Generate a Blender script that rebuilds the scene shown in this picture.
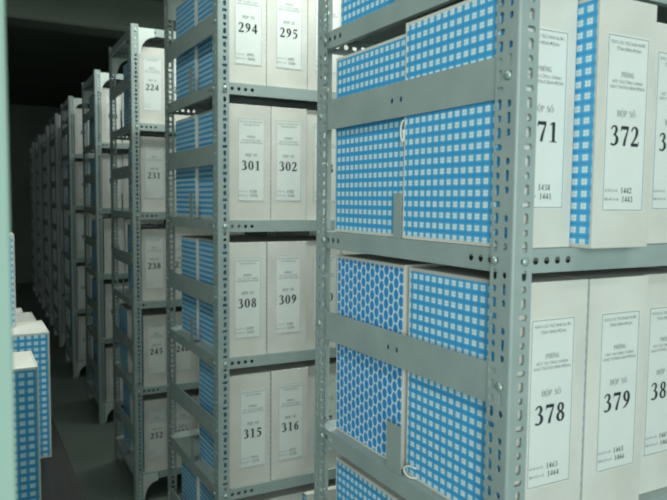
import bpy, bmesh, math, random
from mathutils import Vector, Matrix

for o in list(bpy.data.objects):
    bpy.data.objects.remove(o)
SC = bpy.context.scene
COL = SC.collection
RNG = random.Random(7)

# ------------------------------------------------------------------ camera
W_PX, H_PX, F_PX = 667, 500, 684.06
YAW, PITCH, ROLL = 0.4975, -0.0733, 0.0101
fw = Vector((math.sin(YAW)*math.cos(PITCH), math.cos(YAW)*math.cos(PITCH), math.sin(PITCH)))
rt = Vector((math.cos(YAW), -math.sin(YAW), 0.0))
up = rt.cross(fw)
rt2 = rt*math.cos(ROLL) + up*math.sin(ROLL)
up2 = -rt*math.sin(ROLL) + up*math.cos(ROLL)
cam_data = bpy.data.cameras.new('camera')
cam = bpy.data.objects.new('camera', cam_data)
COL.objects.link(cam)
M = Matrix((rt2, up2, -fw)).transposed().to_4x4()
M.translation = Vector((-0.6698, -0.7117, 1.467))
cam.matrix_world = M
cam_data.sensor_width = 36.0
cam_data.lens = 36.0*F_PX/W_PX
cam_data.clip_start = 0.02
cam_data.dof.use_dof = True
cam_data.dof.focus_distance = 1.5
cam_data.dof.aperture_fstop = 9.0
SC.camera = cam
SC.cycles.filter_width = 2.0

# ------------------------------------------------------------------ world and lights
SC.view_settings.view_transform = 'Standard'
SC.view_settings.look = 'None'
SC.view_settings.gamma = 1.0
SC.view_settings.use_curve_mapping = False
SC.view_settings.exposure = 0.12
world = bpy.data.worlds.new('world')
SC.world = world
world.use_nodes = True
bg = world.node_tree.nodes['Background']
bg.inputs['Color'].default_value = (0.60, 0.86, 0.80, 1)
bg.inputs['Strength'].default_value = 0.50

def area_light(name, loc, target, sx, sy, power, color):
    d = bpy.data.lights.new(name, 'AREA')
    d.shape = 'RECTANGLE'; d.size = sx; d.size_y = sy
    d.energy = power; d.color = color
    o = bpy.data.objects.new(name, d); COL.objects.link(o)
    o.location = loc
    o.rotation_euler = (Vector(target)-Vector(loc)).to_track_quat('-Z', 'Y').to_euler()
    return o
# daylight from the doorway and window behind the photographer
area_light('window_daylight', (-1.7, -2.6, 1.75), (0.0, 0.4, 1.40), 1.5, 1.4, 88, (0.86, 1.0, 0.97))
# fluorescent tubes under the ceiling, one over each passage between the racks, the far ones off; the last, unseen, is added to brighten the dark back
for tx, ty, tz, p in ((0.5, -0.9, 2.9, 9), (0.55, 0.93, 2.9, 33), (0.55, 2.2, 2.9, 16), (0.55, 3.48, 2.9, 13), (1.15, 4.65, 2.72, 4), (-1.3, 9.6, 2.9, 2.5)):
    area_light('ceiling_tube_and_fill_light', (tx, ty, tz), (tx, ty+0.001, 0), 1.2, 0.08, p, (0.90, 1.0, 0.93))
# one more tube over the aisle at the rack ends
aisle = area_light('ceiling_tube_and_fill_light', (-1.0, 0.7, 2.90), (-1.0, 0.701, 0), 0.08, 1.2, 12, (0.90, 1.0, 0.93))

# ------------------------------------------------------------------ materials
def new_mat(name, rough=0.6, spec=0.4, metal=0.0):
    m = bpy.data.materials.new(name); m.use_nodes = True
    nt = m.node_tree; b = nt.nodes['Principled BSDF']
    b.inputs['Roughness'].default_value = rough
    b.inputs['Specular IOR Level'].default_value = spec
    b.inputs['Metallic'].default_value = metal
    return m, nt, b

def lin(r, g, b):
    f = lambda c: ((c/255+0.055)/1.055)**2.4 if c/255 > 0.04045 else c/255/12.92
    return (f(r), f(g), f(b), 1.0)

def noise_mat(name, c1, c2, scale=8.0, rough=0.6, spec=0.4, metal=0.0, bump=0.0, bscale=60.0, stretch=None, vary=0.0):
    m, nt, b = new_mat(name, rough, spec, metal)
    N, L = nt.nodes, nt.links
    tc = N.new('ShaderNodeTexCoord'); src = tc.outputs['Object']
    if stretch:
        mp = N.new('ShaderNodeMapping'); mp.inputs['Scale'].default_value = stretch
        L.new(src, mp.inputs['Vector']); src = mp.outputs['Vector']
    if vary > 0:
        oi = N.new('ShaderNodeObjectInfo')
        add = N.new('ShaderNodeVectorMath'); add.operation = 'ADD'
        sc = N.new('ShaderNodeMath'); sc.operation = 'MULTIPLY'; sc.inputs[1].default_value = 37.0
        L.new(oi.outputs['Random'], sc.inputs[0]); L.new(src, add.inputs[0]); L.new(sc.outputs[0], add.inputs[1])
        src = add.outputs[0]
    nz = N.new('ShaderNodeTexNoise'); nz.inputs['Scale'].default_value = scale; nz.inputs['Detail'].default_value = 5
    L.new(src, nz.inputs['Vector'])
    rp = N.new('ShaderNodeValToRGB')
    rp.color_ramp.elements[0].position = 0.3; rp.color_ramp.elements[1].position = 0.7
    rp.color_ramp.elements[0].color = c1; rp.color_ramp.elements[1].color = c2
    L.new(nz.outputs['Fac'], rp.inputs['Fac'])
    col = rp.outputs['Color']
    if vary > 0:
        mr = N.new('ShaderNodeMapRange'); mr.inputs['To Min'].default_value = 1-vary; mr.inputs['To Max'].default_value = 1.0
        L.new(oi.outputs['Random'], mr.inputs['Value'])
        hs = N.new('ShaderNodeHueSaturation'); L.new(mr.outputs[0], hs.inputs['Value']); L.new(col, hs.inputs['Color'])
        col = hs.outputs['Color']
    L.new(col, b.inputs['Base Color'])
    if bump > 0:
        n2 = N.new('ShaderNodeTexNoise'); n2.inputs['Scale'].default_value = bscale; n2.inputs['Detail'].default_value = 3
        L.new(src, n2.inputs['Vector'])
        bp = N.new('ShaderNodeBump'); bp.inputs['Strength'].default_value = bump; bp.inputs['Distance'].default_value = 0.002
        L.new(n2.outputs['Fac'], bp.inputs['Height']); L.new(bp.outputs['Normal'], b.inputs['Normal'])
    return m

MAT = {}
MAT['steel'] = noise_mat('grey_painted_steel', lin(146, 159, 157), lin(158, 170, 167), 14, rough=0.38, spec=0.5, bump=0.05, bscale=90)
MAT['gusset'] = noise_mat('corner_plate_baked_sheen', lin(196, 204, 198), lin(208, 214, 209), 20, rough=0.35, spec=0.6)  # bright reflection put into the base colour, paler than the rack steel
MAT['bolt'] = noise_mat('zinc_bolt', lin(150, 172, 168), lin(180, 196, 190), 60, rough=0.4, spec=0.5, metal=0.5)
MAT['card'] = noise_mat('cream_cardboard', lin(204, 201, 193), lin(218, 215, 208), 9, rough=0.75, spec=0.25, bump=0.12, bscale=16, vary=0.08)
MAT['paper'] = noise_mat('white_label_paper', lin(212, 215, 211), lin(220, 222, 218), 12, rough=0.7, spec=0.25)
MAT['ink'] = noise_mat('black_print_ink', lin(36, 44, 50), lin(52, 60, 66), 60, rough=0.7, spec=0.2)
MAT['ink_fine'] = noise_mat('grey_fine_print_ink', lin(96, 106, 110), lin(120, 128, 130), 60, rough=0.7, spec=0.2)
MAT['string'] = noise_mat('white_cotton_tape', lin(214, 212, 204), lin(232, 230, 222), 60, rough=0.9, spec=0.1)
MAT['floor'] = noise_mat('grey_green_floor', lin(92, 104, 96), lin(110, 120, 112), 3.0, rough=0.5, spec=0.35, bump=0.03)
MAT['ceiling'] = noise_mat('dull_ceiling_plaster', lin(106, 114, 104), lin(120, 126, 116), 1.5, rough=0.9, spec=0.1)
MAT['wall'] = noise_mat('pale_wall_paint', lin(136, 160, 150), lin(146, 168, 158), 2.0, rough=0.8, spec=0.15)
MAT['wall_dim'] = noise_mat('grey_wall_paint', lin(118, 126, 120), lin(132, 138, 132), 2.0, rough=0.85, spec=0.1)
MAT['wood'] = noise_mat('dark_brown_wood', lin(28, 27, 26), lin(40, 38, 36), 6, rough=0.55, spec=0.3, stretch=(14, 1, 14))

class NG:
    """tiny helper for maths in node trees"""
    def __init__(s, nt): s.nt = nt
    def m(s, op, a, b=None, c=None):
        n = s.nt.nodes.new('ShaderNodeMath'); n.operation = op
        for i, v in enumerate((a, b, c)):
            if v is None: continue
            if isinstance(v, (int, float)): n.inputs[i].default_value = v
            else: s.nt.links.new(v, n.inputs[i])
        return n.outputs[0]
    def mix(s, f, a, b):
        n = s.nt.nodes.new('ShaderNodeMix'); n.data_type = 'RGBA'
        for i, v in ((0, f), (6, a), (7, b)):
            if isinstance(v, (int, float, tuple)): n.inputs[i].default_value = v
            else: s.nt.links.new(v, n.inputs[i])
        return n.outputs[2]

BLUE = lin(84, 170, 216); BLUE_D = lin(54, 150, 210); PALE = lin(222, 236, 240); LINE = lin(150, 196, 220)

def check_mat(name, kind):
    m, nt, b = new_mat(name, 0.45, 0.35)
    g = NG(nt); N, L = nt.nodes, nt.links
    tc = N.new('ShaderNodeTexCoord'); sp = N.new('ShaderNodeSeparateXYZ'); L.new(tc.outputs['Object'], sp.inputs[0])
    y, z = sp.outputs['Y'], sp.outputs['Z']
    if kind == 'gingham':
        P = 0.0175
        u = g.m('ABSOLUTE', g.m('SUBTRACT', g.m('FRACT', g.m('ADD', g.m('DIVIDE', y, P), 100.0)), 0.5))
        v = g.m('ABSOLUTE', g.m('SUBTRACT', g.m('FRACT', g.m('ADD', g.m('DIVIDE', z, P), 100.0)), 0.5))
        iu = g.m('LESS_THAN', u, 0.29); iv = g.m('LESS_THAN', v, 0.25)
        sq = g.m('MULTIPLY', iu, iv)
        cross = g.m('MAXIMUM', g.m('LESS_THAN', u, 0.03), g.m('LESS_THAN', v, 0.03))
        white = g.mix(g.m('MULTIPLY', cross, 0.7), PALE, LINE)
        dark = g.m('MULTIPLY', g.m('SUBTRACT', 1.0, iu), g.m('SUBTRACT', 1.0, iv))
        band = g.m('MAXIMUM', g.m('MULTIPLY', dark, 0.45), g.m('MULTIPLY', g.m('GREATER_THAN', v, 0.42), 0.8))
        blue = g.mix(band, BLUE, BLUE_D)
        col = g.mix(sq, blue, white)
    else:
        # staggered ovals on a pale lattice
        def oval(oy, oz):
            u = g.m('SUBTRACT', g.m('FRACT', g.m('ADD', g.m('DIVIDE', y, 0.0330), 100.0+oy)), 0.5)
            v = g.m('SUBTRACT', g.m('FRACT', g.m('ADD', g.m('DIVIDE', z, 0.0212), 100.0+oz)), 0.5)
            u = g.m('MULTIPLY', u, 0.0330/0.0074); v = g.m('MULTIPLY', v, 0.0212/0.0096)
            return g.m('LESS_THAN', g.m('ADD', g.m('MULTIPLY', u, u), g.m('MULTIPLY', v, v)), 1.0)
        o = g.m('MAXIMUM', oval(0, 0), oval(0.5, 0.5))
        col = g.mix(o, g.mix(0.2, PALE, LINE), lin(46, 142, 208))
    L.new(col, b.inputs['Base Color'])
    return m
MAT['gingham'] = check_mat('blue_gingham_paper', 'gingham')
MAT['ovals'] = check_mat('blue_oval_lattice_paper', 'ovals')

# ------------------------------------------------------------------ mesh helpers
def bm_box(bm, x0, x1, y0, y1, z0, z1, mi=0):
    v = [bm.verts.new(p) for p in ((x0,y0,z0),(x1,y0,z0),(x1,y1,z0),(x0,y1,z0),(x0,y0,z1),(x1,y0,z1),(x1,y1,z1),(x0,y1,z1))]
    fs = []
    for q in ((0,3,2,1),(4,5,6,7),(0,1,5,4),(1,2,6,5),(2,3,7,6),(3,0,4,7)):
        f = bm.faces.new([v[i] for i in q]); f.material_index = mi; fs.append(f)
    return v, fs

def finish(bm, name, mats, smooth=False):
    me = bpy.data.meshes.new(name); bm.to_mesh(me); bm.free()
    for m in (mats if isinstance(mats, (list, tuple)) else [mats]): me.materials.append(MAT[m])
    if smooth: me.polygons.foreach_set('use_smooth', [True]*len(me.polygons))
    me.update(); return me

def obj(name, me, parent=None, loc=(0,0,0), rz=0.0):
    o = bpy.data.objects.new(name, me); COL.objects.link(o)
    o.location = loc; o.rotation_euler = (0, 0, rz)
    if parent: o.parent = parent
    return o

def tag(o, label=None, cat=None, group=None, kind=None):
    if label: o['label'] = label
    if cat: o['category'] = cat
    if group: o['group'] = group
    if kind: o['kind'] = kind
    return o

def empty(name, loc=(0,0,0), rz=0.0):
    o = bpy.data.objects.new(name, None); COL.objects.link(o)
    o.location = loc; o.rotation_euler = (0,0,rz); o.empty_display_size = 0.05
    return o

def hole_pt(kind, th):
    c, s = math.cos(th), math.sin(th)
    if kind == 'v': return (0.0048*c, 0.0048*s + math.copysign(0.0032, s) if abs(s) > 1e-6 else 0.0)
    if kind == 'h': return (0.0045*c + (math.copysign(0.0032, c) if abs(c) > 1e-6 else 0.0), 0.0045*s)
    if kind == 'r': return (0.0048*c, 0.0052*s)
    if kind == 's': return (0.0040*c, 0.0040*s + (math.copysign(0.0044, s) if abs(s) > 1e-6 else 0.0))
    if kind == 'b': return (0.0056*c, 0.0056*s)

def plate(bm, frame, u0, u1, v0, v1, t, hole=None):
    """a sheet metal cell in the plane of frame(u, v, w); w from 0 to t; optional real hole in the middle"""
    P = lambda u, v, w: bm.verts.new(frame(u, v, w))
    if hole is None:
        a = [P(u0,v0,0),P(u1,v0,0),P(u1,v1,0),P(u0,v1,0)]; b = [P(u0,v0,t),P(u1,v0,t),P(u1,v1,t),P(u0,v1,t)]
        bm.faces.new(a); bm.faces.new(b[::-1])
        for i in range(4): bm.faces.new((a[i], b[i], b[(i+1)%4], a[(i+1)%4]))
        return
    uc, vc, hu, hv = (u0+u1)/2, (v0+v1)/2, (u1-u0)/2, (v1-v0)/2
    per = [(-1,-1),(-.34,-1),(.34,-1),(1,-1),(1,-.34),(1,.34),(1,1),(.34,1),(-.34,1),(-1,1),(-1,.34),(-1,-.34)]
    n = 12; oa, ia, ob, ib = [], [], [], []
    for (a, b) in per:
        th = math.atan2(b, a); hx, hy = hole_pt(hole, th)
        oa.append(P(uc+a*hu, vc+b*hv, 0)); ob.append(P(uc+a*hu, vc+b*hv, t))
        ia.append(P(uc+hx, vc+hy, 0)); ib.append(P(uc+hx, vc+hy, t))
    for i in range(n):
        j = (i+1) % n
        bm.faces.new((oa[i], oa[j], ia[j], ia[i])); bm.faces.new((ob[j], ob[i], ib[i], ib[j]))
        bm.faces.new((ia[i], ia[j], ib[j], ib[i]))

# ------------------------------------------------------------------ rack meshes
L_R, D_R = 0.95, 0.6038           # rack length along x, depth along y
H_R = 2.263
WF, WS, T = 0.036, 0.046, 0.0018   # post flanges and sheet thickness
LIP = 0.0344
LEV = [2.2500, 1.8142, 1.4000, 0.9771, 0.5606, 0.1406]   # shelf tops, from the top down

def post_mesh(mx, my):
    bm = bmesh.new(); R0 = 0.004
    fr = lambda u, v, w: (u*mx, w*my, v)      # front flange, in the xz plane
    fs = lambda u, v, w: (w*mx, u*my, v)      # side flange, in the yz plane
    rows = []; z = 0.013
    plate(bm, fr, R0, WF, 0, z, T); plate(bm, fs, R0, WS, 0, z, T)
    k = 0
    while z + 0.02 < H_R - 0.004:
        a = k % 4
        plate(bm, fr, R0, 0.008, z, z+0.02, T)
        plate(bm, fr, 0.008, WF, z, z+0.02, T, {0:'h',1:'v',2:'r',3:'v'}[a])
        plate(bm, fs, R0, 0.007, z, z+0.02, T)
        plate(bm, fs, 0.007, 0.027, z, z+0.02, T, {0:None,1:'r',2:'s',3:'r'}[a])
        plate(bm, fs, 0.027, WS, z, z+0.02, T, {0:'h',1:'v',2:'r',3:'v'}[a])
        z += 0.02; k += 1
    plate(bm, fr, R0, WF, z, H_R, T); plate(bm, fs, R0, WS, z, H_R, T)
    # rounded bend along the corner
    prev = None
    for i in range(6):
        th = math.pi + i*math.pi/10
        x, y = R0 + R0*math.cos(th), R0 + R0*math.sin(th)
        cur = (bm.verts.new((x*mx, y*my, 0)), bm.verts.new((x*mx, y*my, H_R)))
        if prev:
            f = bm.faces.new((prev[0], cur[0], cur[1], prev[1])); f.smooth = True
        prev = cur
    bmesh.ops.recalc_face_normals(bm, faces=bm.faces[:])
    return finish(bm, 'post', 'steel')

POST = {(mx, my): post_mesh(mx, my) for mx in (1, -1) for my in (1, -1)}

def lip_strip(bm, frame, length, holes):
    """a folded lip of given length with real round holes near both ends"""
    c = 0.0105
    us = sorted([h for h in holes] + [length-h for h in holes])
    u = 0.0
    v0, v1 = -LIP, -0.0012
    m0, m1 = -LIP*0.5-0.0095, -LIP*0.5+0.0095
    plate(bm, frame, 0, length, v0, m0, 0.0012); plate(bm, frame, 0, length, m1, v1, 0.0012)
    for h in us:
        if h-c > u+1e-6: plate(bm, frame, u, h-c, m0, m1, 0.0012)
        plate(bm, frame, h-c, h+c, m0, m1, 0.0012, 'b'); u = h+c
    plate(bm, frame, u, length, m0, m1, 0.0012)

def shelf_mesh():
    bm = bmesh.new(); e = 0.0036
    lx, ly = L_R-2*e, D_R-2*e
    bm_box(bm, e, L_R-e, e, D_R-e, -0.0012, 0.0)
    fh = [0.043+0.0215*i for i in range(4)]; eh = [0.047+0.0215*i for i in range(3)]
    lip_strip(bm, lambda u, v, w: (e+u, e+w, v), lx, fh)
    lip_strip(bm, lambda u, v, w: (e+u, D_R-e-w, v), lx, fh)
    lip_strip(bm, lambda u, v, w: (e+w, e+u, v), ly, eh)
    lip_strip(bm, lambda u, v, w: (L_R-e-w, e+u, v), ly, eh)
    # short inward return along the bottom of the lips
    for y0, y1 in ((e+0.0013, e+0.012), (D_R-e-0.012, D_R-e-0.0013)):
        bm_box(bm, e+0.0013, L_R-e-0.0013, y0, y1, -LIP, -LIP+0.0012)
    for x0, x1 in ((e+0.0013, e+0.012), (L_R-e-0.012, L_R-e-0.0013)):
        bm_box(bm, x0, x1, e+0.0125, D_R-e-0.0125, -LIP, -LIP+0.0012)
    bmesh.ops.recalc_face_normals(bm, faces=bm.faces[:])
    return finish(bm, 'shelf', 'steel')
SHELF = shelf_mesh()

def stiffener_mesh():
    bm = bmesh.new()
    prof = [(-0.045, -0.0014), (-0.03, -0.0014), (-0.024, -0.021), (0.024, -0.021), (0.03, -0.0014), (0.045, -0.0014)]
    rows = []
    for x in (0.016, L_R-0.016):
        rows.append([bm.verts.new((x, y, z)) for y, z in prof] + [bm.verts.new((x, y, z-0.0012)) for y, z in prof[::-1]])
    n = len(rows[0])
    for i in range(n): bm.faces.new((rows[0][i], rows[0][(i+1)%n], rows[1][(i+1)%n], rows[1][i]))
    bm.faces.new(rows[0][::-1]); bm.faces.new(rows[1])
    bmesh.ops.recalc_face_normals(bm, faces=bm.faces[:])
    return finish(bm, 'stiffener', 'steel')
STIFF = stiffener_mesh()

def brace_mesh():
    """flat folded strip across the rack end, with two small holes in the middle"""
    bm = bmesh.new(); bh = 0.0603; e = 0.0022; ly = D_R-2*e
    fr = lambda u, v, w: (w, e+u, v)
    c = 0.009; mid = ly/2
    hs = [mid-0.014, mid+0.014]
    plate(bm, fr, 0, ly, c, bh/2, 0.0013); plate(bm, fr, 0, ly, -bh/2, -c, 0.0013)
    u = 0
    for h in hs:
        plate(bm, fr, u, h-c, -c, c, 0.0013); plate(bm, fr, h-c, h+c, -c, c, 0.0013, 'r'); u = h+c
    plate(bm, fr, u, ly, -c, c, 0.0013)
    for z0, z1 in ((bh/2-0.0012, bh/2), (-bh/2, -bh/2+0.0012)): bm_box(bm, 0.0013, 0.0035, 0.05, D_R-0.05, z0, z1)
    bmesh.ops.recalc_face_normals(bm, faces=bm.faces[:])
    return finish(bm, 'end_brace', 'steel')
BRACE = brace_mesh()

def gusset_mesh(mx, flip):
    """corner plate with a concave quarter-round edge, in the xz plane"""
    bm = bmesh.new(); a, b = 0.105, 0.122
    pts = [(0, 0), (a, 0)]
    for i in range(0, 9):
        th = math.pi/2 + i*math.pi/16
        pts.append((a + (a-0.040)*math.cos(th), -b + (b-0.038)*math.sin(th)))
    pts.append((0, -b))
    s = -1 if flip else 1
    fa = [bm.verts.new((x*mx, 0, z*s)) for x, z in pts]; fb = [bm.verts.new((x*mx, 0.0015, z*s)) for x, z in pts]
    bm.faces.new(fa); bm.faces.new(fb[::-1]); n = len(pts)
    for i in range(n): bm.faces.new((fa[i], fa[(i+1)%n], fb[(i+1)%n], fb[i]))
    bmesh.ops.recalc_face_normals(bm, faces=bm.faces[:])
    return finish(bm, 'gusset', 'gusset')
GUSSET = {(mx, f): gusset_mesh(mx, f) for mx in (1, -1) for f in (False, True)}

def bolt_mesh(axis):
    """low domed round head with a slotted hex nut behind it"""
    bm = bmesh.new(); n = 12
    prof = [(0.0066, 0.0), (0.0066, 0.0012), (0.0052, 0.0030), (0.0026, 0.0040)]
    rings = [[(r*math.cos(2*math.pi*i/n), r*math.sin(2*math.pi*i/n), -h) for i in range(n)] for r, h in prof]
    mp = (lambda p: (p[0], p[2], p[1])) if axis == 'y' else (lambda p: (p[2], p[0], p[1]))
    vr = [[bm.verts.new(mp(p)) for p in r] for r in rings]
    for a, b in zip(vr, vr[1:]):
        for i in range(n): bm.faces.new((a[i], a[(i+1)%n], b[(i+1)%n], b[i]))
    bm.faces.new(vr[-1]); bm.faces.new(vr[0][::-1])
    bmesh.ops.recalc_face_normals(bm, faces=bm.faces[:])
    return finish(bm, 'bolt', 'bolt', smooth=True)
BOLT_Y, BOLT_X = bolt_mesh('y'), bolt_mesh('x')

_stop = {}
def stop_mesh(w, h):
    key = (round(w, 3), round(h, 3))
    if key not in _stop:
        bm = bmesh.new()
        bm_box(bm, 0, 0.0014, 0, w, 0.0005, h)                 # upright plate
        bmesh.ops.bevel(bm, geom=[e for e in bm.edges if abs(e.verts[0].co.z-e.verts[1].co.z) < 1e-6 and e.verts[0].co.z > h-0.001], offset=0.0004, segments=1, affect='EDGES')
        _stop[key] = finish(bm, 'stop_plate', 'steel')
    return _stop[key]

RX = [0.0, 0.005, 0.029, 0.078, 0.090, 0.133, 0.180, 0.215, 0.250]
RY = [0.0, 1.2601, 2.5417] + [2.5417+1.2746*k for k in range(1, 7)]
ORD = ['nearest', 'second', 'third', 'fourth', 'fifth', 'sixth', 'seventh', 'eighth', 'farthest']
RACK_LABEL = [
    'grey slotted-steel rack nearest the camera, holding boxes 371 and 378',
    'grey slotted-steel rack second from the camera, holding boxes 301 and 308',
    'grey slotted-steel rack third from the camera, holding boxes 224 to 252',
    'dim grey steel rack fourth from the camera, just left of the rack with box 224',
    'dim steel rack fifth along the aisle, shaded and half hidden',
    'dark steel rack sixth along the aisle, only its bright top corner clear',
    'dark steel rack seventh along the aisle, a thin sliver',
    'dark steel rack eighth along the aisle, barely visible',
    'dark steel rack at the far end of the aisle, hardly visible']
M_OFF = {0: [0.225, 0.2415, 0.222, 0.22, 0.22], 1: [0.172, 0.200, 0.186, 0.19, 0.19]}
STOP = {0: [(0.27, .045, .08), (0.2832, .024, .080), (0.272, .046, .088), (0.30, .05, .085), (0.30, .05, .085)]}

def lev(r, i):
    return LEV[i] - (0.0023 if (r == 0 and i == 1) else 0.0)

RA = [0, 0] + [-0.022]*7      # slight skew of the further racks

def on_rack(r, o):
    """turns a thing placed in rack coordinates with its rack"""
    if RA[r]:
        c, s = math.cos(RA[r]), math.sin(RA[r]); dx, dy = o.location.x-RX[r], o.location.y-RY[r]
        o.location.x = RX[r]+dx*c-dy*s; o.location.y = RY[r]+dx*s+dy*c; o.rotation_euler.z += RA[r]
    return o

def build_rack(r):
    root = empty('steel_rack', (RX[r], RY[r], 0), RA[r])
    tag(root, RACK_LABEL[r], 'rack', 'steel archive racks along the aisle')
    for (mx, my), me in POST.items():
        obj('post', me, root, (0 if mx > 0 else L_R, 0 if my > 0 else D_R, 0))
    for i in range(6):
        s = obj('shelf', SHELF, root, (0, 0, lev(r, i)))
        if r < 4: obj('stiffener', STIFF, s, (0, D_R/2, 0))
    offs = M_OFF.get(r, [0.19]*5)
    stops = STOP.get(r, [(0.268, 0.034, 0.085)]*5)
    for k in range(5):
        zb = lev(r, k+1)
        zm = {1: 1.4, 2: 0.98, 0: 1.82, 3: 0.56, 4: 0.14}[k] + offs[k]
        obj('end_brace', BRACE, root, (0.0022, 0, zm))
        if r < 3:
            b = obj('end_brace', BRACE, root, (L_R-0.0022, D_R, zm), math.pi)
        if r < 5:
            y, w, h = stops[k]
            obj('stop_plate', stop_mesh(w, h), root, (0.0040, y, zb))
        if r < 4:
            obj('bolt', BOLT_X, root, (0.0, 0.020, zm)); obj('bolt', BOLT_X, root, (0.0, D_R-0.020, zm))
    for i in range(6):
        if r < 6:
            obj('bolt', BOLT_Y, root, (0.023, 0.0, lev(r, i)-LIP/2))
        if r < 2:
            obj('bolt', BOLT_X, root, (0.0, 0.038, lev(r, i)-LIP/2)); obj('bolt', BOLT_X, root, (0.0, D_R-0.038, lev(r, i)-LIP/2))
    for i, f in ((0, False), (5, False)):
        z = LEV[i] - (0.001 if i == 0 else LIP*0.2)
        for mx, x in ((1, 0.004), (-1, L_R-0.004)):
            for y in (0.0020, D_R-0.0035):
                obj('gusset', GUSSET[(mx, f)], root, (x, y, z))
    return root

# ------------------------------------------------------------------ print: digits and letters as shaped strokes
def catmull(pts, n=5):
    out = []
    for i in range(len(pts)-1):
        p0 = pts[max(i-1, 0)]; p1 = pts[i]; p2 = pts[i+1]; p3 = pts[min(i+2, len(pts)-1)]
        for k in range(n):
            t = k/n
            out.append(tuple(0.5*((2*b)+(-a+c)*t+(2*a-5*b+4*c-d)*t*t+(-a+3*b-3*c+d)*t**3) for a, b, c, d in zip(p0, p1, p2, p3)))
    out.append(tuple(pts[-1])); return out
def ell(cx, cy, rx, ry, ws, wt, n=16):
    return [(cx+rx*math.cos(2*math.pi*i/n), cy+ry*math.sin(2*math.pi*i/n), wt+(ws-wt)*abs(math.cos(2*math.pi*i/n))**1.5) for i in range(n+1)]
def seg(x0, y0, x1, y1, w): return [(x0, y0, w), (x1, y1, w)]
G = {}
G['0'] = [ell(.31, .5, .20, .46, .18, .06)]
G['1'] = [seg(.33, .03, .33, .98, .17), [(.10, .84, .05), (.28, .93, .08), (.33, .97, .06)], seg(.10, .02, .56, .02, .045)]
G['2'] = [catmull([(.07, .74, .08), (.13, .89, .09), (.28, .96, .08), (.42, .88, .15), (.46, .71, .18), (.38, .48, .14), (.22, .25, .08), (.08, .10, .06)]), seg(.04, .08, .55, .08, .15), seg(.55, .05, .59, .26, .05)]
_3b = [(.22, .54, .05), (.38, .50, .10), (.48, .35, .18), (.46, .18, .18), (.33, .05, .10), (.16, .04, .09), (.07, .10, .12)]
G['3'] = [catmull([(.07, .79, .07), (.15, .91, .08), (.29, .96, .08), (.41, .88, .14), (.42, .73, .16), (.33, .58, .09), (.22, .54, .05)]), catmull(_3b)]
G['4'] = [seg(.44, .95, .06, .32, .07), seg(.02, .29, .60, .29, .13), seg(.41, .0, .41, .98, .17)]
G['5'] = [seg(.16, .90, .54, .90, .15), seg(.17, .95, .11, .52, .06), catmull([(.11, .55, .07), (.28, .58, .12), (.44, .47, .17), (.46, .28, .18), (.35, .09, .11), (.18, .04, .09), (.07, .10, .12)])]
_6 = catmull([(.56, .96, .04), (.36, .84, .10), (.20, .62, .16), (.14, .36, .18), (.20, .13, .14), (.31, .04, .07), (.44, .13, .14), (.48, .30, .17), (.42, .49, .13), (.31, .56, .07), (.19, .48, .06)])
G['6'] = [_6]
G['7'] = [seg(.05, .90, .57, .90, .16), seg(.06, .96, .04, .72, .05), catmull([(.54, .86, .07), (.40, .50, .12), (.31, .22, .15), (.27, .0, .15)])]
G['8'] = [ell(.31, .74, .155, .21, .15, .07), ell(.31, .26, .19, .225, .17, .07)]
G['9'] = [[(.62-x, 1-y, w) for x, y, w in _6]]
def _serif(x, y, w=.26): return seg(x-w/2, y, x+w/2, y, .05)
G['H'] = [seg(.17, 0, .17, 1, .15), seg(.63, 0, .63, 1, .15), seg(.17, .52, .63, .52, .06)] + [_serif(x, y) for x in (.17, .63) for y in (.02, .98)]
G['P'] = [seg(.17, 0, .17, 1, .15), _serif(.17, .02), catmull([(.06, .97, .05), (.36, .96, .06), (.54, .86, .13), (.56, .72, .15), (.50, .56, .11), (.34, .49, .06), (.17, .49, .05)])]
G['O'] = [ell(.38, .5, .29, .46, .16, .06)]
G['Q'] = G['O'] + [seg(.26, 1.12, .38, 1.26, .06), seg(.38, 1.26, .50, 1.12, .06)]                       # O with a roof accent
G['D'] = G['Q'] + [ell(.38, -.20, .04, .045, .08, .08, 8)]                                                # ... and a dot below
G['R'] = G['Q'] + [seg(.48, 1.22, .60, 1.38, .06)]                                                        # ... and a rising accent
G['S'] = [catmull([(.50, .78, .06), (.46, .92, .08), (.30, .97, .07), (.14, .86, .13), (.14, .70, .15), (.30, .54, .16), (.46, .38, .16), (.50, .20, .15), (.36, .04, .08), (.16, .05, .08), (.08, .24, .06)])]
G['N'] = [seg(.14, 0, .14, 1, .06), seg(.62, 0, .62, 1, .06), seg(.14, .97, .62, .05, .15)] + [_serif(.14, .02), _serif(.62, .98), _serif(.10, .98, .2)]
G['G'] = [catmull([(.64, .78, .06), (.56, .93, .08), (.38, .97, .07), (.17, .80, .14), (.12, .50, .16), (.18, .18, .14), (.38, .03, .07), (.58, .12, .10), (.61, .40, .14)]), _serif(.60, .42)]
ADV = {c: .72 for c in '0123456789'}; ADV.update({'H': .84, 'P': .72, 'O': .80, 'Q': .80, 'D': .80, 'R': .80, 'S': .66, 'N': .80, 'G': .82, ' ': .45})

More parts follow.
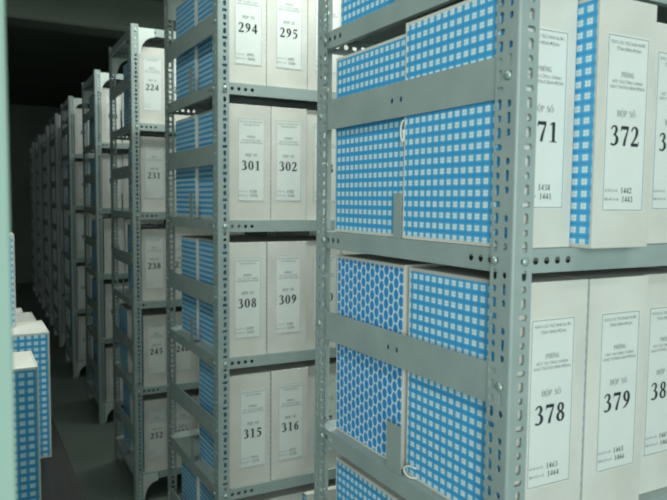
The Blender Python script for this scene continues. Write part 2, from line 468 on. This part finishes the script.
def glyph_run(bm, text, cx, cz, h, mi=0, align='c', squeeze=1.0, weight=1.0):
    """adds text as flat strokes in the xz plane (facing -y), centred at cx, cz"""
    width = sum(ADV[c] for c in text)*h*squeeze
    x = cx - width/2 if align == 'c' else cx
    for ch in text:
        for st in G.get(ch, []):
            prev = None
            for i, (px, py, w) in enumerate(st):
                a = st[max(i-1, 0)]; b = st[min(i+1, len(st)-1)]
                dx, dy = b[0]-a[0], b[1]-a[1]; l = math.hypot(dx, dy) or 1
                nx, ny = -dy/l*w*weight/2, dx/l*w*weight/2
                q = lambda s: bm.verts.new((x+(px+s*nx)*h*squeeze, 0, cz+(py-.5+s*ny)*h))
                cur = (q(1), q(-1))
                if prev:
                    f = bm.faces.new((prev[0], prev[1], cur[1], cur[0])); f.material_index = mi
                    f.normal_update()
                    if f.normal.y > 0: f.normal_flip()
                prev = cur
        x += ADV[ch]*h*squeeze
    return width

LW, LH = 0.090, 0.254          # spine label
def zl(fr): return LH*(1-fr)

def font_lines():
    """the small headings, from the built-in font, as one flat mesh"""
    lines = [('KHO L\u01afU TR\u1eee NH\u00c0 N\u01af\u1edaC', .045, .0050, .074, 0), ('T\u1ec8NH B\u00ccNH \u0110\u1ecaNH', .080, .0050, .052, 0),
             ('H\u1eccC T\u1ea0I C\u00d4NG CH\u00c1NH', .262, .0048, .064, 0), ('GIAO TH\u00d4NG B\u00ccNH \u0110\u1ecaNH', .292, .0048, .074, 0),
             ('t\u1eeb h\u1ed3 s\u01a1 s\u1ed1:', .876, .0042, .028, 1), ('\u0111\u1ebfn h\u1ed3 s\u01a1 s\u1ed1:', .926, .0042, .031, 1)]
    bm = bmesh.new()
    for text, fr, size, width, left in lines:
        cu = bpy.data.curves.new('t', 'FONT'); cu.body = text; cu.size = size*1.35; cu.resolution_u = 2
        o = bpy.data.objects.new('t', cu); COL.objects.link(o)
        bpy.context.view_layer.update()
        me = bpy.data.meshes.new_from_object(o.evaluated_get(bpy.context.evaluated_depsgraph_get()))
        xs = [v.co.x for v in me.vertices] or [0, 1]
        x0, x1 = min(xs), max(xs); k = width/(x1-x0)
        vs = [bm.verts.new(((v.co.x-x0)*k + (-LW/2+.005 if left else -width/2), 0, zl(fr)+v.co.y-size*.5)) for v in me.vertices]
        for p in me.polygons:
            try: f = bm.faces.new([vs[i] for i in p.vertices])
            except ValueError: continue
            f.normal_update()
            if f.normal.y > 0: f.normal_flip()
        bpy.data.objects.remove(o); bpy.data.meshes.remove(me); bpy.data.curves.remove(cu)
    glyph_run(bm, 'PHQNG', 0, zl(.222), .0072)
    return finish(bm, 'fine_print', 'ink_fine')
FINE = font_lines()

def heading_mesh():
    bm = bmesh.new(); glyph_run(bm, 'HDP SR', 0, zl(.44), .0088, squeeze=1.05)
    return finish(bm, 'heading', 'ink_fine')
HEAD = heading_mesh()

def label_mesh():
    bm = bmesh.new(); bm_box(bm, -LW/2, LW/2, -0.0004, 0.0, 0, LH)
    return finish(bm, 'spine_label', 'paper')
LABEL = label_mesh()
def border_mesh():
    bm = bmesh.new(); i, t = 0.0022, 0.0009
    for x0, x1, z0, z1 in ((-LW/2+i, LW/2-i, i, i+t), (-LW/2+i, LW/2-i, LH-i-t, LH-i), (-LW/2+i, -LW/2+i+t, i, LH-i), (LW/2-i-t, LW/2-i, i, LH-i)):
        vs = [bm.verts.new(p) for p in ((x0, 0, z0), (x1, 0, z0), (x1, 0, z1), (x0, 0, z1))]; bm.faces.new(vs)
    return finish(bm, 'border', 'ink_fine')
BORDER = border_mesh()
_nums = {}
def number_mesh(n, rng=None):
    if (n, rng) not in _nums:
        bm = bmesh.new(); glyph_run(bm, str(n), 0, zl(.565), .0290, squeeze=1.04, weight=1.12)
        _nums[(n, rng)] = finish(bm, 'box_number', 'ink')
    return _nums[(n, rng)]
def range_mesh(a, b):
    bm = bmesh.new()
    glyph_run(bm, str(a), -.006, zl(.876), .0085, align='l'); glyph_run(bm, str(b), -.003, zl(.926), .0085, align='l')
    return finish(bm, 'file_range', 'ink')

# ------------------------------------------------------------------ archive boxes
_body, _flap = {}, {}
def body_mesh(w, h, d, pat):
    key = (w, h, d, pat)
    if key not in _body:
        bm = bmesh.new(); y0, y1 = -d/2+.0042, d/2-.0032
        bm_box(bm, -w/2, w/2, y0, y1, 0, h)
        bmesh.ops.bevel(bm, geom=bm.edges[:], offset=.0016, segments=2, affect='EDGES', profile=.6)
        # patterned paper pasted on both sides, stopping short of the edges
        for s in (-1, 1):
            x = s*(w/2+.0003)
            a = [(x, y0+.0006, .006), (x, y1-.0012, .006), (x, y1-.0012, h-.006), (x, y0+.0006, h-.006)]
            b = [(s*(w/2-.0002), y, z) for _, y, z in a]
            va = [bm.verts.new(p) for p in a]; vb = [bm.verts.new(p) for p in b]
            f = bm.faces.new(va if s > 0 else va[::-1]); f.material_index = 1
            for i in range(4):
                q = (va[i], vb[i], vb[(i+1) % 4], va[(i+1) % 4])
                f = bm.faces.new(q if s > 0 else q[::-1]); f.material_index = 1
        _body[key] = finish(bm, 'body', ['card', 'gingham' if pat == 'g' else 'ovals'])
    return _body[key]
def flap_mesh(w, h, t):
    key = (w, h, t)
    if key not in _flap:
        bm = bmesh.new(); bm_box(bm, -w/2-.0002, w/2+.0002, 0, t, 0.0002, h+.0006)
        bmesh.ops.bevel(bm, geom=bm.edges[:], offset=.0011, segments=2, affect='EDGES', profile=.6)
        _flap[key] = finish(bm, 'flap', 'card')
    return _flap[key]

def string_mesh(loop):
    """a cotton tape loop: tube along a curve"""
    bm = bmesh.new(); r = .0016; n = 6; rings = []
    P = [Vector(p) for p in loop]
    pts = []
    for i in range(len(P)-1):
        for k in range(4): pts.append(Vector(catmull([tuple(P[max(i-1,0)]), tuple(P[i]), tuple(P[i+1]), tuple(P[min(i+2, len(P)-1)])], 4)[4+k]))
    pts.append(P[-1])
    for i, p in enumerate(pts):
        t = (pts[min(i+1, len(pts)-1)]-pts[max(i-1, 0)]).normalized()
        u = t.cross(Vector((.3, .2, .9))).normalized(); v = t.cross(u)
        rings.append([bm.verts.new(p+(u*math.cos(2*math.pi*k/n)+v*math.sin(2*math.pi*k/n))*r) for k in range(n)])
    for a, b in zip(rings, rings[1:]):
        for k in range(n): bm.faces.new((a[k], a[(k+1) % n], b[(k+1) % n], b[k]))
    bm.faces.new(rings[0][::-1]); bm.faces.new(rings[-1])
    bmesh.ops.recalc_face_normals(bm, faces=bm.faces[:])
    return finish(bm, 'tie_tape', 'string', smooth=True)

def archive_box(x0, y0, z, w, h, d, label, group, number=None, rng=None, pat='g', rz=0.0, detail=2, ldx=0.0, lz=0.062):
    """x0, y0: left front corner seen from the spine side when rz = 0; the spine faces -y before turning"""
    w, h, d = round(w, 4), round(h, 4), round(d, 4)
    c = Vector((x0+w/2, y0+d/2, z+.0004))
    if abs(rz-math.pi/2) < .3: c = Vector((x0+d/2, y0+w/2, z+.0004))
    root = empty('archive_box', c, rz)
    tag(root, label, 'archive box', group)
    obj('body', body_mesh(w, h, d, pat), root)
    obj('front_flap', flap_mesh(w, h, .0042), root, (0, -d/2, 0))
    if detail > 0: obj('back_panel', flap_mesh(w, h, .0030), root, (0, d/2-.0031, 0))
    if number:
        lb = obj('spine_label', LABEL, root, (ldx, -d/2-.0002, lz), 0)
        obj('box_number', number_mesh(number), lb, (0, -.0007, 0))
        if detail > 0:
            obj('border', BORDER, lb, (0, -.0007, 0)); obj('heading', HEAD, lb, (0, -.0007, 0)); tag(obj('fine_print', FINE, lb, (0, -.0007, 0)), kind='stuff')
        if rng: obj('file_range', range_mesh(*rng), lb, (0, -.0007, 0))
    return root

SHELFNAME = ['top shelf', 'second shelf', 'middle shelf', 'fourth shelf', 'bottom shelf']
POS = ['nearest the aisle', 'second from the aisle', 'third from the aisle', 'fourth from the aisle', 'fifth from the aisle']

# ================================================================== structure
def wall_box(name, x0, x1, y0, y1, z0, z1, mat, bevel=0.0):
    bm = bmesh.new(); bm_box(bm, x0, x1, y0, y1, z0, z1)
    if bevel: bmesh.ops.bevel(bm, geom=bm.edges[:], offset=bevel, segments=3, affect='EDGES')
    o = obj(name, finish(bm, name, mat)); tag(o, kind='structure'); return o
wall_box('floor', -2.2, 2.4, -3.0, 12.0, -0.1, 0.0, 'floor')
wall_box('ceiling', -2.2, 2.4, -3.0, 12.0, 3.0, 3.1, 'ceiling')
wall_box('wall_back', -2.2, 2.4, 12.0, 12.15, 0.0, 3.0, 'wall_dim')
wall_box('wall_right', 2.4, 2.55, -3.0, 12.0, 0.0, 3.0, 'wall_dim')
wall_box('wall_left', -2.35, -2.2, -3.0, 12.0, 0.0, 3.0, 'wall_dim')
wall_box('trim_1', -2.2, 2.4, 4.75, 5.05, 2.74, 3.0, 'ceiling', .01)
# narrow wall pier close to the camera, at the left edge of the picture
o = wall_box('wall_front', -1.15, -0.6458, -0.28, -0.12, 0.0, 3.0, 'wall', .001)
tag(o, 'pale painted wall pier close to the camera at the far left')

# ================================================================== racks
for r in range(9):
    build_rack(r)

# ================================================================== boxes on the racks
# nearest rack, front row: (number, x, width, front y, height, label shift)
FRONT = {
 (0, 0): [(364, .012, .128, .020, .345, 0), (365, .143, .128, .022, .350, 0), (366, .274, .128, .020, .350, 0)],
 (0, 1): [(371, .0064, .1130, .010, .369, -.005), (372, .1225, .1205, -.0280, .358, .001), (373, .271, .128, .018, .352, .019), (374, .403, .128, .018, .35, 0), (375, .534, .128, .018, .35, 0)],
 (0, 2): [(378, .018, .1430, .009, .373, .0015), (379, .1645, .1325, .007, .373, .004), (380, .301, .128, .022, .372, .002), (381, .432, .128, .016, .358, 0), (382, .563, .128, .016, .36, 0)],
 (0, 3): [(385, .040, .128, .022, .355, 0), (386, .171, .128, .024, .355, 0), (387, .302, .128, .022, .355, 0), (388, .433, .128, .022, .355, 0)],
 (1, 0): [(294, 0.0360, 0.1220, 0.0080, .358, .003), (295, 0.1605, 0.1380, 0.0080, .358, .006), (296, 0.3010, 0.1280, 0.0080, .358, .004), (297, 0.4320, 0.1280, 0.0100, .358, 0), (298, 0.5630, 0.1280, 0.0100, .358, 0)],
 (1, 1): [(301, 0.0360, 0.1380, 0.0080, .352, .005), (302, 0.1765, 0.1220, 0.0080, .352, -.002), (303, 0.3030, 0.1280, 0.0160, .352, .004), (304, 0.4340, 0.1280, 0.0100, .352, 0), (305, 0.5650, 0.1280, 0.0100, .352, 0)],
 (1, 2): [(308, 0.0360, 0.1250, 0.0080, .355, 0), (309, 0.1645, 0.1360, 0.0080, .355, .004), (310, 0.3030, 0.1280, 0.0140, .355, .006), (311, 0.4340, 0.1280, 0.0100, .355, 0), (312, 0.5650, 0.1280, 0.0100, .355, 0)],
 (1, 3): [(315, 0.0360, 0.1400, 0.0080, .358, .011), (316, 0.1790, 0.1300, 0.0060, .358, .003), (317, 0.3120, 0.1280, 0.0140, .358, 0), (318, 0.4430, 0.1280, 0.0100, .355, 0)],
 (1, 4): [(322, 0.0360, 0.1370, 0.0080, .358, 0), (323, 0.1760, 0.1180, 0.0100, .358, 0), (324, 0.2970, 0.1280, -0.0160, .358, 0), (325, 0.4280, 0.1280, 0.0080, .358, 0)],
}
RANGES = {371: (1438, 1441), 372: (1442, 1443), 378: (1463, 1464), 379: (1465, 1466), 380: (1467, 1468), 294: (1093, 1094), 295: (1095, 1100),
          301: (1120, 1121), 302: (1122, 1124), 308: (1150, 1155), 309: (1156, 1159), 315: (1171, 1172), 316: (1173, 1174)}
LZ = {371: .056, 372: .053, 373: .055, 378: .066, 379: .066, 380: .064}
LOOK = {371: 'white archive box numbered 371, its spine partly behind the slotted corner post',
        372: 'white archive box numbered 372 pulled forward, blue gingham side showing, nearest rack',
        373: 'white archive box set back just right of box 372 at the picture edge',
        380: 'white archive box set back right of box 379, cut by the picture edge',
        378: 'white archive box numbered 378 beside the slotted corner post',
        324: 'box on the bottom shelf of the second rack with blue side sliver showing'}
for (r, k), row in FRONT.items():
    for c, (num, x, w, y, h, ldx) in enumerate(row):
        lb = LOOK.get(num, 'box numbered %d, %s on the %s of the %s rack' % (num, POS[c], SHELFNAME[k], ORD[r]))
        bx = archive_box(RX[r]+x, RY[r]+y, lev(r, k+1), w, h, {371: .272, 378: .266}.get(num, .262 if r == 0 else .300), lb, 'boxes on the %s rack' % ORD[r], num, RANGES.get(num), ldx=ldx, lz=.058+RNG.uniform(-.002, .002) if num not in LZ else LZ[num])
        if num == 371:
            tag(obj('tie_tape', string_mesh([(-.0590, .1345, .205), (-.0600, .1400, .196), (-.0610, .1390, .180), (-.0605, .1350, .168), (-.0600, .1310, .176), (-.0600, .1330, .188)]), bx), 'white cotton tape end')
        if num == 378:
            tag(obj('tie_tape', string_mesh([(-.0700, .100, .004), (-.0765, .108, .003), (-.0800, .120, .006), (-.0800, .126, .014), (-.0785, .119, .021), (-.0755, .108, .022), (-.0700, .099, .020)]), bx), 'white cotton tape loop at the box foot')
# further racks
START = {2: 224, 3: 154, 4: 84, 5: 14}
for r in range(2, 9):
    for k in range(5):
        ncol = {2: 4, 3: 3}.get(r, 2)
        x = .044 + RNG.uniform(-.004, .004)
        for c in range(ncol):
            w = .126 + RNG.uniform(-.003, .003)
            num = START[r]+7*k+c if r in START else None
            pos = POS[c]
            if r == 2 and c == 0: lb = 'box numbered %d, nearest the aisle on the %s of the third rack' % (num, SHELFNAME[k])
            else: lb = 'archive box %s on the %s of the %s rack' % (pos, SHELFNAME[k], ORD[r])
            h = .352 + RNG.uniform(-.012, .008)
            on_rack(r, archive_box(RX[r]+x, RY[r]+.018+RNG.uniform(0, .012), LEV[k+1], w, h, .26, lb, 'boxes on the %s rack' % ORD[r], num, None,
                        detail=2 if r < 4 else 0, ldx=RNG.uniform(-.004, .008), lz=.058+RNG.uniform(-.004, .006)))
            x += w + .003
# back rows: spines face away, the blue sides show at the rack ends; (x, far y, depth, height)
REAR = {0: [(.030, .556, .268, .340), (.016, .547, .262, .356), (.022, .545, .250, .374), (.030, .556, .264, .350), (.030, .556, .260, .350)],
        1: [(.028, .545, .234, .345), (.028, .556, .245, .350), (.030, .497, .186, .352), None, (.028, .505, .194, .352)],
        2: [(.060, .520, .200, .345), (.075, .490, .172, .335), (.070, .510, .190, .348), (.030, .560, .240, .330), (.040, .530, .210, .350)]}
for r in range(0, 7):
    for k in range(5):
        spec = REAR[r][k] if r in REAR else (.040, D_R-.05+RNG.uniform(-.03, .01), .225, .345+RNG.uniform(-.02, .01))
        if spec is None: continue
        x, y1, d, h = spec
        pat = 'o' if (r, k) == (0, 2) else 'g'
        lb = 'blue gingham box side, back row, %s of the %s rack' % (SHELFNAME[k], ORD[r])
        if pat == 'o': lb = 'archive box with a blue oval lattice side, back row of the nearest rack'
        bx = on_rack(r, archive_box(RX[r]+x, RY[r]+y1-d, lev(r, k+1), .127, h, d, lb, 'back row boxes', None, None, pat=pat, rz=math.pi, detail=1))
        if r < 2:
            on_rack(r, archive_box(RX[r]+x+.131, RY[r]+y1-d, lev(r, k+1), .127, h, d, 'back row box second from the aisle, %s of the %s rack' % (SHELFNAME[k], ORD[r]), 'back row boxes', None, None, rz=math.pi, detail=0))

# ================================================================== table with boxes at the left
TZ = 0.745
t = empty('table', (-0.78, 1.08, 0))
tag(t, 'dark brown wooden table carrying gingham boxes at the left', 'table')
def part_box(name, x0, x1, y0, y1, z0, z1, mat, parent, bevel=.003):
    bm = bmesh.new(); bm_box(bm, x0, x1, y0, y1, z0, z1)
    bmesh.ops.bevel(bm, geom=bm.edges[:], offset=bevel, segments=2, affect='EDGES')
    return obj(name, finish(bm, name, mat), parent)
part_box('table_top', -.37, .355, -.68, .70, TZ-.03, TZ, 'wood', t, .005)
for s in (-1, 1):
    part_box('apron', -.32, .32, s*.62-.01, s*.62+.01, TZ-.12, TZ-.031, 'wood', t)
    part_box('apron', s*.33-.01, s*.33+.01, -.60, .60, TZ-.12, TZ-.031, 'wood', t)
    for q in (-1, 1):
        bm = bmesh.new(); v, _ = bm_box(bm, s*.33-.025, s*.33+.025, q*.62-.025, q*.62+.025, 0, TZ-.031)
        for vv in v[:4]: vv.co.x = s*.33+(vv.co.x-s*.33)*.7; vv.co.y = q*.62+(vv.co.y-q*.62)*.7
        obj('leg', finish(bm, 'leg', 'wood'), t)
LEFT = [(.865, .172, -.534, .357, 'front archive box on the dark table, its blue gingham side facing the camera'),
        (1.062, .200, -.572, .352, 'archive box set back between the two foremost gingham boxes on the dark table'),
        (1.290, .200, -.468, .352, 'archive box projecting over the aisle on the dark table, second gingham side visible'),
        (1.500, .165, -.482, .352, 'archive box third along the row on the dark table, only its white top corner showing'),
        (1.672, .10, -.506, .352, 'archive box at the far end of the row on the dark table')]
for y, w, xr, h, lb in LEFT:
    archive_box(xr-.26, y, TZ, w, h, .26, lb, 'boxes on the dark table', None, None, rz=math.pi/2, detail=1)
archive_box(-.543-.34, 1.40, TZ+.3535, .128, .262, .34, 'upper archive box stacked on the row of boxes beside the wall edge', 'boxes on the dark table', None, None, rz=math.pi/2, detail=1)
